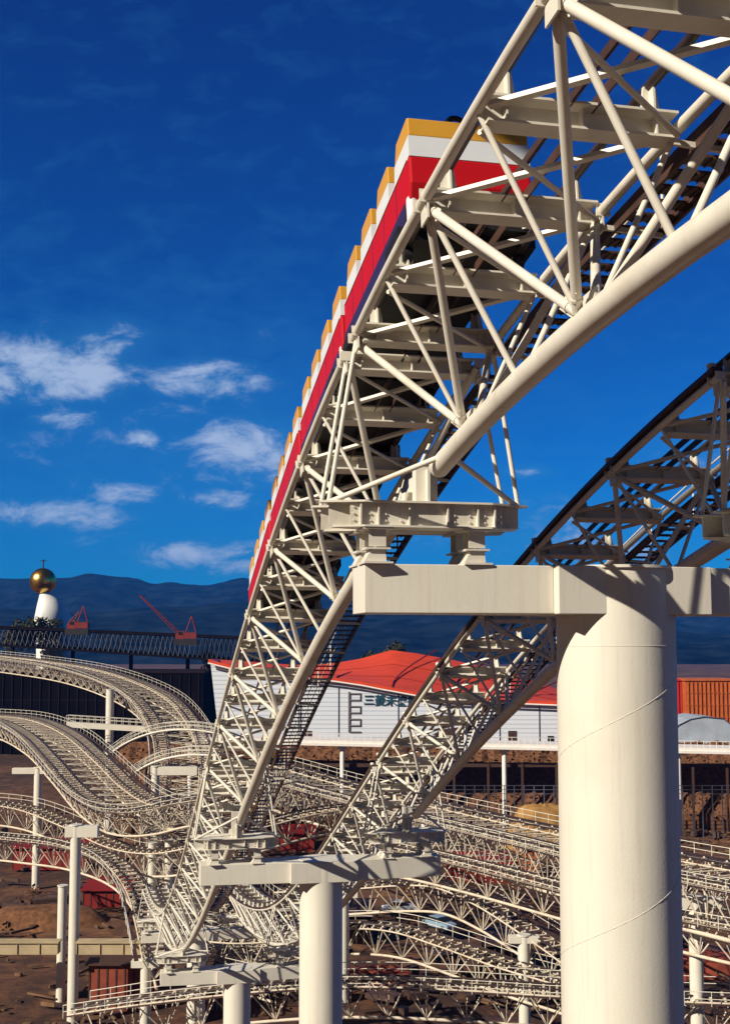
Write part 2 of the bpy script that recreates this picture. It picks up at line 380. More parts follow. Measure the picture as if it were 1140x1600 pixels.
    if deck:                                # dark cable tray along the left chord
        g = MB()
        for i in range(24):
            s0, s1 = a0 + (a1 - a0) * i / 24, a0 + (a1 - a0) * (i + 1) / 24; nn = P.fr((s0 + s1) / 2)[3]
            g.bar(P.at(s0, -W2 - .02, .13), P.at(s1, -W2 - .02, .13), .20, .09, nn)
        g.build('cable_tray', DARKS, e)
        for k in range(2 * n + 1):
            s_ = min(max(a0 + k * p / 2, a0 + .2), a1 - .2); c, d, r, nn = P.fr(s_)
            if k % 2 == 0: MB().tube([c - r * (W2 + .02) + nn * .17, c - r * (W2 + .02) + nn * .30], .08, 12).build('bracket_cap', CREAM, e)  # raised caps stand for the sunlit tops of the rail brackets
    # struts spreading from the ends down to the bearing beams
    for (se, dr, si) in ((a0, 1, -1), (a1, -1, 1)):
        zc = P.at(se, 0, 0).z
        pb = P.pos(se - dr * .34 if True else se)
        tip = lambda sd_, dy: V((pb.x, pb.y, 0)) + RT * (sd_ * 1.5) + V((math.sin(AZ), math.cos(AZ), 0)) * (dr * .34) + Z * (BEAM_TOP(pb))
        if not (a0 < 3 and dr == 1 and se < 3):
            for sd_ in (-1, 1):
                MB().tube([T(se + dr * .06, sd_ * (W2 - .02), -.06), tip(sd_, dr * .10)], .036, cs).build('end_strut', CREAM, e)
                MB().tube([T(se + dr * .85, sd_ * .12, -D + .02), tip(sd_ * 1.0, dr * .06) - Z * .02], .042, cs).build('end_strut', CREAM, e)
            c = T(se + dr * .55, 0, -D); zb = BEAM_TOP(pb)
            g = MB(); dd = V((math.sin(AZ), math.cos(AZ), 0)); pc = V((pb.x, pb.y, 0)) + dd * (dr * .34)
            g.box(pc + Z * ((c.z + zb) / 2 + .0), RT, dd, Z, .17, .11, max(.12, (c.z - zb) / 2 + .10))
            g.box(pc + Z * (zb + .25), RT, dd, Z, .02, .24, .25)
            g.build('bearing_block', CREAM, e)
    return e
def BEAM_TOP(p):        # height of the bearing beams' top at a pier
    best = min(range(4), key=lambda i: abs(cen(PIER_S[i]).y - p.y) if True else 0)
    return cen(PIER_S[best]).z - 2.47

# ------------------------------------------------------------------ piers
def pier(i, dia, arm, label, off=3.25):
    c = cen(PIER_S[i]); top = c.z - 3.42; ax = V((c.x, c.y, 0)) + RT * off; dd = V((math.sin(AZ), math.cos(AZ), 0))
    e = empty('coaster_pier', V((ax.x, ax.y, GZ)), label, 'pier', 'piers of the lift hill')
    MB().tube([V((ax.x, ax.y, GZ)), V((ax.x, ax.y, top - .03))], dia / 2, 72 if i == 0 else 40).build('column', CREAM2, e)
    MB().tube([V((ax.x, ax.y, top - .03)), V((ax.x, ax.y, top + .015))], dia / 2 + .05, 72 if i == 0 else 40).build('column_cap', CREAM, e)
    if i == 0:
        def hel(a_s, a_e, z0, pit):
            return [V((ax.x + math.sin(a) * (dia / 2 + .001), ax.y - math.cos(a) * (dia / 2 + .001), z0 + (a - a_s) * pit)) for a in [a_s + (a_e - a_s) * k / 40 for k in range(41)]]
        for zz in (0., -9.1, -18.2, -27.3): MB().tube([V((ax.x + math.sin(a) * (dia / 2 + .001), ax.y - math.cos(a) * (dia / 2 + .001), zz)) for a in [R(5 * q) for q in range(73)]], .005, 6).build('weld_seam', CREAM, e)
        for k in range(10): MB().tube(hel(R(-180), R(180), .5 - (k + 1) * 3.05, 3.05 / (2 * math.pi)), .006, 6).build('weld_seam', CREAM, e)
    h = .74
    g = MB()
    prof = [(-arm, .44), (-1.28, .62), (1.28, .62), (arm, .44)]
    for a, b in zip(prof, prof[1:]):
        A = ax + RT * a[0]; B = ax + RT * b[0]
        lo = [A - dd * a[1], B - dd * b[1], B + dd * b[1], A + dd * a[1]]
        g.prism([q + Z * (top - h) for q in lo], Z * h)
    g.build('crosshead', CREAM2, e, bevel=.012)
    g = MB(); g.box(ax + Z * (top - h / 2 - .005), RT, dd, Z, 1.27, .80, h / 2 + .002); g.build('crosshead_sleeve', CREAM2, e, bevel=.012)
    for o in (-off, off):
       for fb in (-.34, .34):
        b0 = ax + RT * o + dd * fb; bt = c.z - 2.47; hb = .40
        g = MB()
        hexa = lambda s_: [b0 + RT * x_ + dd * y_ for x_, y_ in ((-1.64, -.07), (-1.0, -.29 * s_), (1.0, -.29 * s_), (1.64, -.07), (1.64, .07), (1.0, .29 * s_), (-1.0, .29 * s_), (-1.64, .07))]
        g.prism([q + Z * (bt - .03) for q in hexa(1.)], Z * .03)
        g.prism([q + Z * (bt - hb) for q in [b0 + RT * x_ + dd * y_ for x_, y_ in ((-1.45, -.07), (-1.0, -.26), (1.0, -.26), (1.45, -.07), (1.45, .07), (1.0, .26), (-1.0, .26), (-1.45, .07))]], Z * .03)
        for q in (-.16, .16): g.box(b0 + dd * q + Z * (bt - hb / 2), RT, dd, Z, 1.2, .012, hb / 2 - .03)
        g.box(b0 + Z * (bt - hb / 2), RT, dd, Z, 1.50, .012, hb / 2 - .03)
        for q in (-1.05, -.78, -.3, .3, .78, 1.05): g.box(b0 + RT * q + Z * (bt - hb / 2), RT, dd, Z, .012, .24, hb / 2 - .03)
        for q in (-1.15, -.9, -.66, -.42, .42, .66, .9, 1.15):
            for zz in (.10, .20, .30): g.tube([b0 + RT * q - dd * .172 + Z * (bt - zz), b0 + RT * q - dd * .195 + Z * (bt - zz)], .018, 6)
        g.build('bearing_beam', CREAM, e)
        for q in (-.78, .78):
            pc = b0 + RT * q; z0, z1 = top, bt - hb; hm = (z1 - z0)
            g = MB()
            g.box(pc + Z * (z1 - .015), RT, dd, Z, .24, .24, .015); g.box(pc + Z * (z0 + .015), RT, dd, Z, .22, .26, .015)
            zb = z0 + hm * .42
            for y_ in (-.15, .15): g.box(pc + dd * y_ + Z * ((z1 + zb) / 2), RT, dd, Z, .13, .012, (z1 - zb) / 2 - .03)
            g.box(pc + Z * ((z1 + zb) / 2), RT, dd, Z, .012, .14, (z1 - zb) / 2 - .03)
            g.box(pc + Z * zb, RT, dd, Z, .19, .21, .014)
            tz0, tz1 = z0 + .03, zb - .014
            g.prism([pc + RT * (-.20) - dd * .16 + Z * tz0, pc + RT * .14 - dd * .16 + Z * tz0, pc + RT * .12 - dd * .16 + Z * tz1, pc - RT * .10 - dd * .16 + Z * tz1], dd * .32)
            g.build('pedestal', CREAM, e)
    return e

pier(0, 1.88, 4.22, 'massive cream steel pier nearest the camera, filling the lower right, with a boxy crosshead')
pier(1, 1.62, 4.55, 'cream round pier standing below the nearest one, second down the lift hill')
pier(2, 1.60, 4.5, 'third and lowest cream pier, at the foot of the lift hill near the bottom edge')
pier(3, 1.5, 4.4, 'farthest pier of the lift hill, low among the lattice at the bottom left')

gp = .34
ends = [(arc_of(-25.2), arc_of(-gp)), (arc_of(gp), arc_of(PIER_S[1] - gp)), (arc_of(PIER_S[1] + gp), arc_of(PIER_S[2] - gp)), (arc_of(PIER_S[2] + gp), arc_of(PIER_S[3] - gp))]
LA = ['overhead lattice span at the upper right, under the front of the red train',
      'long lattice lift span under the rear of the red train, dropping behind the nearest crosshead',
      'lower lattice lift span left of the second pier, bare of any train',
      'lowest lattice span of the left lift hill, beyond the third pier']
LB = ['right hand lift span beyond the right edge, mostly out of frame above the nearest pier',
      'shaded brown lattice lift span rising behind the nearest pier to the right edge',
      'sunlit lattice span of the right lift hill from the second pier down to the third',
      'lowest lattice span of the right lift hill behind the second pier']
for k, (a0, a1) in enumerate(ends):
    lift_span(PA, a0, a1, LA[k], k < 2, True, k)
    lift_span(PB, a0, a1, LB[k], k < 2, True, k, True)

# ------------------------------------------------------------------ added girder, out of view up to the left, shading the right lift hill
def shade_girder():
    pts = []
    for s_ in [-15 + i * 1.5 for i in range(21)]:
        a = arc_of(s_); pts.append((PB.at(a, -1.6, 0) + sd * 42, PB.at(a, 1.2, 0) + sd * 42))
    e = empty('shade_caster_girder', pts[0][0], 'added cream girder, out of view overhead to the left, there to shade the right lift hill', 'girder')
    g = MB(); n = len(pts)
    vs = [q for a, b in pts for q in (a, b, b - Z * .8, a - Z * .8)]
    g.add(vs, [(i * 4 + k, i * 4 + (k + 1) % 4, i * 4 + 4 + (k + 1) % 4, i * 4 + 4 + k) for i in range(n - 1) for k in range(4)] + [(3, 2, 1, 0), (n * 4 - 4, n * 4 - 3, n * 4 - 2, n * 4 - 1)])
    g.build('deck', CREAM2, e)
    for k in (0, 1):
        m_ = (pts[k][0] + pts[k][1]) / 2; MB().tube([V((m_.x, m_.y, GZ)), m_ - Z * .8], .8, 24).build('column', CREAM2, e)
shade_girder()

# ------------------------------------------------------------------ train
def train_car(k_car, lead, label):
    Lc = 4.68
    a0 = arc_of(-3.05) + k_car * 4.82; c, d, r, nn = PA.fr(a0 + Lc / 2)
    e = empty('coaster_car', c, label, 'roller coaster car', 'cars of the red train')
    e.rotation_euler = Matrix((r, d, nn)).transposed().to_euler()
    def B(mb, name, m, par=e, bevel=0):
        return mb.build(name, m, par, bevel=bevel, loc=(0, 0, 0))
    y0, y1 = -Lc / 2, Lc / 2; hw = .86
    # red tub with a slightly raked nose
    ny = .10 if lead else .03
    g = MB(); sec = [(y0 + ny, .80), (y0, 1.05), (y0, 1.45), (y1 - .05, 1.45), (y1 - .05, .80)]
    g.prism([V((-hw, a, b)) for a, b in sec], V((2 * hw, 0, 0))); B(g, 'body', RED, bevel=.03)
    g = MB().abox(-hw - .012, hw + .012, y0 + .3, y1 - .1, .62, .90); B(g, 'trim', NAVY)
    g = MB().abox(-.83, .83, y0 + .12, y1 - .05, .50, .70); g.abox(-.10, .10, y0 - .12, y1 + .12, .50, .60)
    for yy_ in (y0 + .7, y1 - .8): g.abox(-.98, .98, yy_ - .38, yy_ + .38, .38, .56)
    B(g, 'chassis', BLK)
    pit = 1.17
    for k in range(4):
        ya = y0 + k * pit + (0 if k == 0 else .03); yb = ya + .80
        g = MB(); sec = [(ya, 1.45), (ya, 1.76), (yb - .0, 1.76), (yb + .05, 1.45)]
        g.prism([V((-hw + .001, a, b)) for a, b in sec], V((2 * hw - .002, 0, 0))); sh = B(g, 'seat_shell', TWH)
        g = MB(); sec = [(ya, 1.762), (ya + .01, 2.03), (ya + .08, 2.07), (yb - .12, 2.05), (yb, 1.762)]
        g.prism([V((-hw + .004, a, b)) for a, b in sec], V((2 * hw - .008, 0, 0))); B(g, 'shell_top', YEL, sh, bevel=.015)
        g = MB(); pts = [V((math.cos(t) * .34, ya + .5, 2.08 + math.sin(t) * .20)) for t in [math.pi * q / 10 for q in range(11)]]
        g.tube(pts, .03, 8); B(g, 'grab_bar', BLK)
    for k in range(1, 6):
        for sd_ in (-1, 1): B(MB().abox(sd_ * .86 - .004, sd_ * .86 + .004, y0 + k * .78 - .009, y0 + k * .78 + .009, .92, 1.44), 'panel_seam', NAVY)
    for sd_ in (-1, 1): B(MB().abox(sd_ * .862 - .012, sd_ * .862 + .012, y0 + .1, y1 - .1, 1.435, 1.465), 'side_rail', TWH)
    if lead:
        g = MB(); g.tube([V((-.08 + math.cos(t) * .13, y0 + .30, 2.17 + math.sin(t) * .13)) for t in [2 * math.pi * q / 20 for q in range(18)]], .038, 10); B(g, 'lead_hook', BLK)
    for sd_ in (-1, 1):
        g = MB().tube([V((sd_ * .80, y0 + .16, .54)), V((sd_ * .80, y0 + .16, .86))], .085, 14); g.sphere((sd_ * .80, y0 + .16, .86), .085, 14, 8); B(g, 'buffer', WHITE)
        for yy_ in (y0 + .55, y0 + .95, y1 - 1.0, y1 - .6):
            g = MB().tube([V((sd_ * .74, yy_, .62)), V((sd_ * .86, yy_, .62))], .13, 18); wv = B(g, 'wheel', TYRE)
            g = MB().tube([V((sd_ * .72, yy_, .62)), V((sd_ * .88, yy_, .62))], .06, 12); B(g, 'hub', RAILM, wv)
            g = MB().tube([V((sd_ * .74, yy_, .27)), V((sd_ * .86, yy_, .27))], .10, 16); B(g, 'wheel', TYRE)
    return e
train_car(0, True, 'leading car of the red, white and yellow train, its striped front facing the camera')
train_car(1, False, 'second striped car of the train, directly behind the leading one')
train_car(2, False, 'third striped car of the train, above the left end of the nearest crosshead')
train_car(3, False, 'last striped car of the train, lowest on the hill against the blue mountains')

# ------------------------------------------------------------------ other coaster tracks
def cr(pts, step=.8):
    P = [pts[0] * 2 - pts[1]] + pts + [pts[-1] * 2 - pts[-2]]; o = []
    for i in range(1, len(P) - 2):
        a, b, c, d = P[i - 1:i + 3]; n = max(2, int((c - b).length / step))
        for k in range(n):
            t = k / n; o.append(.5 * ((2 * b) + (c - a) * t + (2 * a - 5 * b + 4 * c - d) * t * t + (3 * b - a - 3 * c + d) * t ** 3))
    o.append(pts[-1]); return o
def offset_path(P, off): return Path([P.at(t, off, 0) for t in [P.L * i / 240 for i in range(241)]])
def far_track(P, label, group=None, rails_side=(-1, 1), d=2.6, w=1.2, p=3.0, tie=1.0, rb=.055, rc=.10, hr=1.0, link=None):
    e = empty('coaster_track', P.pos(P.L / 2), label, 'roller coaster track', group)
    n = int(P.L / p); p = P.L / n; T = P.at
    for o in (-w, w): MB().tube([T(P.L * i / (n * 3), o, 0) for i in range(n * 3 + 1)], rc * .8, 6).build('upper_chord', FARP, e)
    MB().tube([T(P.L * i / (n * 3), 0, -d) for i in range(n * 3 + 1)], rc * 1.25, 8).build('lower_chord', FARP, e)
    for o in (-.75, .75): MB().tube([T(P.L * i / (n * 3), o, .35) for i in range(n * 3 + 1)], .08, 6).build('rail', RAILM, e)
    it = []
    for i in range(n):
        for o in (-w, w):
            it.append(MB().tube([T(i * p, o, 0), T((i + .5) * p, 0, -d)], rb, 5)); it.append(MB().tube([T((i + 1) * p, o, 0), T((i + .5) * p, 0, -d)], rb, 5))
            it.append(MB().tube([T((i + .5) * p, o, 0), T((i + .5) * p, 0, -d)], rb * .7, 5))
        it.append(MB().tube([T(i * p, -w, 0), T((i + .5) * p, w, 0)], rb * .8, 5)); it.append(MB().tube([T((i + .5) * p, w, 0), T((i + 1) * p, -w, 0)], rb * .8, 5))
    if link is not None:                   # lattice tying the pair of tracks together
        q_, sg = link; far = lambda t, h: P.at(t, sg * (6.4 - w), h)
        for i in range(n):
            for h in (0, -d * .8):
                it.append(MB().tube([T(i * p, sg * w, h), far((i + .5) * p, h)], rb, 5)); it.append(MB().tube([far((i + .5) * p, h), T((i + 1) * p, sg * w, h)], rb, 5)); it.append(MB().tube([T(i * p, sg * w, h), far(i * p, h)], rb * 1.3, 5))
            it.append(MB().tube([T(i * p, sg * w, 0), far(i * p, -d * .8)], rb, 5)); it.append(MB().tube([T(i * p, sg * w, -d * .8), far(i * p, 0)], rb, 5))
    limb(e, 'brace', it, FARP)
    it = []
    for k in range(int(P.L / tie)):
        c, dd, r, nn = P.fr((k + .5) * tie); b = MB().box(c + nn * .14, r, dd, nn, w * .95, .085, .06)
        for o in (-.75, .75): b.box(c + r * o + nn * .26, r, dd, nn, .07, .09, .05)
        it.append(b)
    limb(e, 'cross_tie', it, FARP)
    for sd_ in rails_side:
        o0 = sd_ * (w + .55); g = MB()
        for i in range(n * 2):
            s0, s1 = P.L * i / (n * 2), P.L * (i + 1) / (n * 2); c, dd, r, nn = P.fr((s0 + s1) / 2); g.bar(P.at(s0, o0, .02), P.at(s1, o0, .02), .36, .04, nn)
        g.build('walkway', DARKS, e)
        o1 = sd_ * (w + .85); it = [MB().tube([P.at(k * 1.9, o1, 0), P.at(k * 1.9, o1, 0) + Z * hr], .030, 5) for k in range(int(P.L / 1.9) + 1)]
        limb(e, 'handrail_post', it, CREAM, 70)
        for hh in (.5 * hr, hr): MB().tube([T(P.L * i / (n * 2), o1, 0) + Z * hh for i in range(n * 2 + 1)], .032, 5).build('handrail', CREAM, e)
    return e
def pth(rows): return Path(cr([dirp(x, y) * d for x, y, d in rows]))
T1 = pth([(-60, 1022, 262), (33, 1032, 246), (120, 1045, 232), (190, 1066, 217), (243, 1095, 204), (277, 1140, 190), (289, 1190, 177), (286, 1250, 163), (284, 1310, 150), (300, 1380, 138), (340, 1440, 127), (400, 1490, 117), (470, 1510, 110)])
T2 = pth([(-60, 1118, 205), (20, 1125, 190), (75, 1148, 172), (120, 1188, 155), (165, 1234, 142), (215, 1262, 133), (275, 1258, 129), (335, 1236, 128), (420, 1215, 134)])
T3 = pth([(-50, 1305, 142), (33, 1312, 135), (110, 1322, 129), (175, 1345, 122), (215, 1388, 115), (232, 1440, 108), (246, 1500, 101)])
T4 = pth([(395, 1196, 152), (450, 1212, 145), (520, 1232, 138), (600, 1252, 130), (690, 1273, 120), (780, 1294, 112), (866, 1313, 105), (960, 1335, 98), (1105, 1364, 89), (1230, 1388, 82)])
T5 = pth([(440, 1392, 126), (540, 1388, 121), (620, 1382, 118), (690, 1384, 114), (750, 1408, 110), (810, 1444, 106), (866, 1482, 102), (950, 1545, 97), (1010, 1590, 93)])
T6 = pth([(120, 1580, 97), (240, 1562, 95), (360, 1548, 94), (480, 1538, 93), (600, 1536, 92), (740, 1542, 91), (866, 1550, 90), (1000, 1556, 89), (1150, 1562, 88)])
far_track(offset_path(T1, 3.2), 'outer track of the high left curve, below the dark space frame roof', 'twin tracks of the high left curve', (1,), link=(1, -1))
far_track(offset_path(T1, -3.2), 'inner track of the high left curve, on the inside of the bend', 'twin tracks of the high left curve', (-1,))
far_track(offset_path(T2, 3.2), 'near left track of the pair dipping into the valley at the left edge', 'twin tracks of the left dip', (1,), link=(1, -1))
far_track(offset_path(T2, -3.2), 'far right track of the pair dipping into the valley at the left edge', 'twin tracks of the left dip', (-1,))
far_track(T3, 'lower left track curving round beneath the dip and down toward the ground', None, (1,))
far_track(offset_path(T4, 3.2), 'nearer of the two level tracks running behind the nearest pier, right half of the picture', 'twin level tracks on the right', (1,), d=3.6, rc=.13, tie=2.4, link=(1, -1))
far_track(offset_path(T4, -3.2), 'farther of the two level tracks running behind the nearest pier, right half of the picture', 'twin level tracks on the right', (-1,), d=3.2, tie=2.4)
T7 = pth([(-60, 1252, 150), (33, 1262, 146), (110, 1290, 140), (180, 1322, 135), (250, 1332, 130), (330, 1316, 126), (410, 1290, 126), (500, 1268, 130), (600, 1258, 136)])
T8 = pth([(560, 1320, 118), (640, 1330, 112), (740, 1352, 106), (866, 1384, 99), (960, 1408, 94), (1105, 1440, 86), (1230, 1462, 80)])
T9 = pth([(236, 1440, 116), (300, 1462, 114), (380, 1470, 112), (460, 1462, 112), (540, 1448, 114), (620, 1452, 112), (700, 1476, 108), (790, 1508, 103), (866, 1530, 99), (960, 1560, 95)])
far_track(T7, 'thin track sagging beneath the left dip and climbing to the right between the lift hills', None, (-1,))
far_track(T8, 'track running under the twin level tracks toward the right edge', None, (1,))
far_track(T9, 'low wavy track just above the bottom one, passing behind the second pier', None, (-1,))
far_track(T5, 'track cresting behind the second pier and plunging down to the right', None, (-1,))
far_track(T6, 'lowest track with handrails skimming the ground along the bottom edge', None, (-1, 1))

def post_col(px, ytop, d, dia, label, arm=None, m=CREAM2):
    p = dirp(px, ytop) * d; e = empty('support_column', V((p.x, p.y, GZ)), label, 'column', 'support columns of the lower tracks')
    MB().tube([V((p.x, p.y, GZ)), p], dia / 2, 24).build('column', m, e)
    MB().tube([p, p + Z * .10], dia / 2 + .08, 24).build('column_cap', CREAM, e)
    if arm:
        x0, x1, h = arm; g = MB(); g.abox(p.x + x0, p.x + x1, p.y - .45, p.y + .45, p.z - h, p.z - .01); g.build('arm', CONC if m is CONC else CREAM2, e, bevel=.02)
    return e
post_col(119, 1290, 106, .95, 'tall slim cream column at the lower left with a short arm at its head', (-.9, 2.0, 1.0))
post_col(98, 1385, 112, .85, 'slim column standing just behind the tall one at the lower left')
post_col(172, 1078, 205, 1.35, 'cream column under the high curve in front of the shade-black hall')
post_col(243, 1198, 158, 1.1, 'column between the left dip and the vertical track', (-.6, 5.6, 1.1))
post_col(238, 1318, 131, .9, 'column under the bottom of the left dip')
post_col(264, 1314, 131, .9, 'right column of the two under the valley of the left dip')
post_col(537, 1392, 112, .95, 'slim column directly right of the second pier', (-1.3, 1.3, .6))
post_col(818, 1462, 103, 1.0, 'short column just left of the nearest pier under the plunging track', (-1.3, 1.3, .6))
post_col(228, 1500, 103, .9, 'stubby column under the foot of the lower left curve', (-1.2, 1.2, .6))
post_col(1085, 1402, 88, 1.0, 'column right of the nearest pier under the level tracks', (-6, 2, .8))

post_col(330, 1290, 129, 1.0, 'column under the climbing end of the left dip, behind the bare lift span', (-1.5, 1.5, .6))
post_col(60, 1200, 163, 1.1, 'column near the left edge under the left dip', (-3.5, 3.5, .8))
# tan cross girders at the lower left
def girder(x0, x1, y0, y1, d, label, m=CONC, nm='girder'):
    a = dirp(x0, y0) * d; b = dirp(x1, y1) * d
    g = MB().abox(a.x, b.x, d - .5, d + .6, b.z, a.z)
    for k in range(int((b.x - a.x) / 2.) + 1): g.abox(a.x + k * 2. - .04, a.x + k * 2. + .04, d - .6, d - .5, b.z + .1, a.z - .1)
    g.abox(a.x - .1, b.x + .1, d - .65, d + .75, a.z, a.z + .1)
    return solo(g, nm, m, label, 'girder', 'tan girders among the tracks')
girder(122, 232, 1472, 1490, 104, 'tan girder at the lower left, right of the tall slim column')
girder(-40, 92, 1472, 1490, 108, 'tan girder meeting the left edge low down')
# white footbridge through the high curve
def bridge(x0, y0, x1, y1, d, label):
    a = dirp(x0, y0) * d; b = dirp(x1, y1) * d; e = empty('footbridge', (a + b) / 2, label, 'footbridge')
    MB().bar(a, b, 1.4, .9).build('deck', CREAM2, e)
    for o in (-.7, .7):
        for hh in (.6, 1.1): MB().tube([a + Y * o + Z * (.45 + hh), b + Y * o + Z * (.45 + hh)], .04, 5).build('handrail', CREAM, e)
        for k in range(15):
            q = a.lerp(b, k / 14) + Y * o + Z * .45; MB().tube([q, q + Z * 1.1], .04, 5).build('handrail_post', CREAM, e)
bridge(105, 1132, 256, 1141, 200, 'pale footbridge crossing behind the column at the left')
def arc_walk(rows, label):
    P = pth(rows); e = empty('footbridge', P.pos(P.L / 2), label, 'footbridge'); n = 30
    g = MB()
    for i in range(n):
        s0, s1 = P.L * i / n, P.L * (i + 1) / n; g.bar(P.pos(s0), P.pos(s1), 1.3, .18)
    g.build('deck', DARKS, e)
    for o in (-.68, .68):
        MB().tube([P.at(P.L * i / n, o, .0) for i in range(n + 1)], .16, 6).build('edge_tube', CREAM, e)
        for hh in (.6, 1.1): MB().tube([P.at(P.L * i / n, o, 0) + Z * hh for i in range(n + 1)], .04, 5).build('handrail', CREAM, e)
        for k in range(16): q = P.at(P.L * k / 15, o, 0); MB().tube([q, q + Z * 1.1], .035, 5).build('handrail_post', CREAM, e)
arc_walk([(166, 1184, 172), (205, 1158, 171), (250, 1143, 170), (300, 1140, 169), (345, 1146, 168)], 'arched footbridge below the high curve, joining the column foot to the lift span')
arc_walk([(196, 1218, 160), (240, 1192, 159), (290, 1180, 158), (345, 1180, 157)], 'lower arched footbridge just under the first arched one')

# ------------------------------------------------------------------ ground and embankment
gm = ground_mat()
g = MB(); n = 60
xs = [-9000, -5000, -2500, -1200, -600] + [-300 + 10 * i for i in range(61)] + [600, 1200, 2500, 5000, 9000]
ys = [-400, -100, 0, 30] + [60 + 8 * i for i in range(60)] + [600, 800, 1200, 2000, 4000, 8000, 12000]
vs = []
for y_ in ys:
    for x_ in xs:
        h = 0 if abs(x_) > 310 or y_ < 60 or y_ > 540 else .9 * noise.noise(V((x_ * .03, y_ * .03, 1))) + .5 * noise.noise(V((x_ * .11, y_ * .11, 4)))
        vs.append(V((x_, y_, GZ + h)))
m_ = len(xs); fs = [(j * m_ + i, j * m_ + i + 1, (j + 1) * m_ + i + 1, (j + 1) * m_ + i) for j in range(len(ys) - 1) for i in range(m_ - 1)]
g.add(vs, fs, True); tag(g.build('ground', gm), kind='structure')

# low scrub on the open ground (nobody could count it)
def tuft(g, c, r, hh, n):
    for _ in range(n):
        a = random.random() * 6.283; q = c + V((math.cos(a) * r * random.random(), math.sin(a) * r * random.random(), hh * random.random() * .9 + .1))
        s_ = .18 + .25 * random.random(); t1 = V((random.uniform(-1, 1), random.uniform(-1, 1), random.uniform(-.6, 1))).normalized() * s_; t2 = V((random.uniform(-1, 1), random.uniform(-1, 1), random.uniform(-1, 1))).normalized() * s_
        g.add([q - t1, q + t2 * .7, q + t1, q - t2 * .7], [(0, 1, 2, 3)])
g = MB()
for _ in range(900):
    y_ = random.uniform(92, 260); x_ = random.uniform(-.36, .36) * y_
    if noise.noise(V((x_ * .05, y_ * .05, 9))) < .02: continue
    tuft(g, V((x_, y_, GZ)), random.uniform(.5, 1.6), random.uniform(.4, 1.3), 12)
tag(g.build('scrub', FOLB), kind='stuff', label='low reddish brown scrub on the bare ground', cat='scrub')

g = MB()
for _ in range(1500):
    y_ = random.uniform(94, 240); x_ = random.uniform(-.36, .36) * y_; a = random.uniform(0, 3.14); L = random.choice((.4, .8, 1.5, 3.))
    if noise.noise(V((x_ * .06, y_ * .06, 31))) < 0: continue
    d_ = V((math.cos(a), math.sin(a), random.uniform(-.15, .15))); g.bar(V((x_, y_, GZ + .5)), V((x_, y_, GZ + .5)) + d_ * L, random.uniform(.08, .4), random.uniform(.08, .35))
tag(g.build('site_rubble', mat('brown_rubble', (.13, .07, .035), .9, .5, .6)), kind='stuff', label='pale timbers, stones and rubble strewn over the bare ground', cat='rubble')
g = MB()
for _ in range(800):
    y_ = random.uniform(94, 240); x_ = random.uniform(-.36, .36) * y_; a = random.uniform(0, 3.14); L = random.choice((.8, 1.5, 3., 4.))
    if noise.noise(V((x_ * .05, y_ * .05, 51))) < .05: continue
    d_ = V((math.cos(a), math.sin(a), 0)); g.bar(V((x_, y_, GZ + .6)), V((x_, y_, GZ + .6)) + d_ * L, random.uniform(.2, 1.4), random.uniform(.3, 1.2))
tag(g.build('dark_site_material', DARKS), kind='stuff', label='dark stacked building material lying on the bare ground', cat='building material')

# embankment with the white deck
dk = 206
a = dirp(300, 1152) * dk; b = dirp(1250, 1172) * dk
e = empty('elevated_walkway', (a + b) / 2, 'long white elevated walkway on posts in front of the white pavilion', 'elevated walkway')
MB().prism([a - Z * .9, b - Z * .9, b, a], V((0, 7, 0))).build('deck', TRIMW, e)
MB().prism([a - Z * 1.0 - Y * .25, b - Z * 1.0 - Y * .25, b - Z * .55 - Y * .25, a - Z * .55 - Y * .25], V((0, .25, 0))).build('fascia', TRIMW, e)
for px_ in (300, 410, 535, 660, 785, 910, 1054, 1180):
    t = (px_ - 300) / 950; q = a.lerp(b, t); x_ = (px_ - CX) / F * (dk + 1.2)
    g = MB().tube([V((x_, dk + 1.2, GZ)), V((x_, dk + 1.2, q.z - 1.5))], .42, 16); g.abox(x_ - .75, x_ + .75, dk + .3, dk + 2.1, q.z - 1.5, q.z - 1.0); g.build('post', TRIMW, e)
for k in range(96):
    q = a.lerp(b, k / 95); MB().tube([q + Y * .3, q + Y * .3 + Z * 1.1], .04, 5).build('railing_post', TRIMW, e)
MB().tube([a + Y * .3 + Z * 1.1, b + Y * .3 + Z * 1.1], .05, 5).build('railing', TRIMW, e)
g = MB(); rows = 14; cols = 150; vs = []
for j in range(rows):
    for i in range(cols):
        x_ = -45 + i * 1.1; t = j / (rows - 1); y_ = 211 + t * 9; z_ = GZ + 3 + t * 12.2
        vs.append(V((x_, y_ + .5 * noise.noise(V((x_ * .8, t * 6, 0))), z_ + .5 * noise.noise(V((x_ * .9, t * 7, 5))))))
g.add(vs, [(j * cols + i, j * cols + i + 1, (j + 1) * cols + i + 1, (j + 1) * cols + i) for j in range(rows - 1) for i in range(cols - 1)])
vs2 = []
g.abox(-45, 119, 211, 222, GZ - 1, GZ + 3)
tag(g.build('planted_embankment', HEDGE), kind='structure')
g = MB()
for _ in range(5200):
    t = random.random(); x_ = random.uniform(-44, 118)
    tuft(g, V((x_, 210.6 + t * 9, GZ + 2.6 + t * 12.2)), .8, .5, 1)
tag(g.build('embankment_shrubs', FOLB), kind='stuff', label='brown winter shrubs covering the embankment under the walkway', cat='shrubs')
g = MB(); zr = (HZ - 1193) / F * 209; g.abox(-44, 118, 208.6, 209, zr - .3, zr + .3)
for k in range(28): g.abox(-44 + k * 6, -43.6 + k * 6, 208.4, 208.6, GZ, zr + .3)
solo(g, 'guard_rail', DARKS, 'dark horizontal guard rail along the brown embankment', 'guard rail')
g = MB()
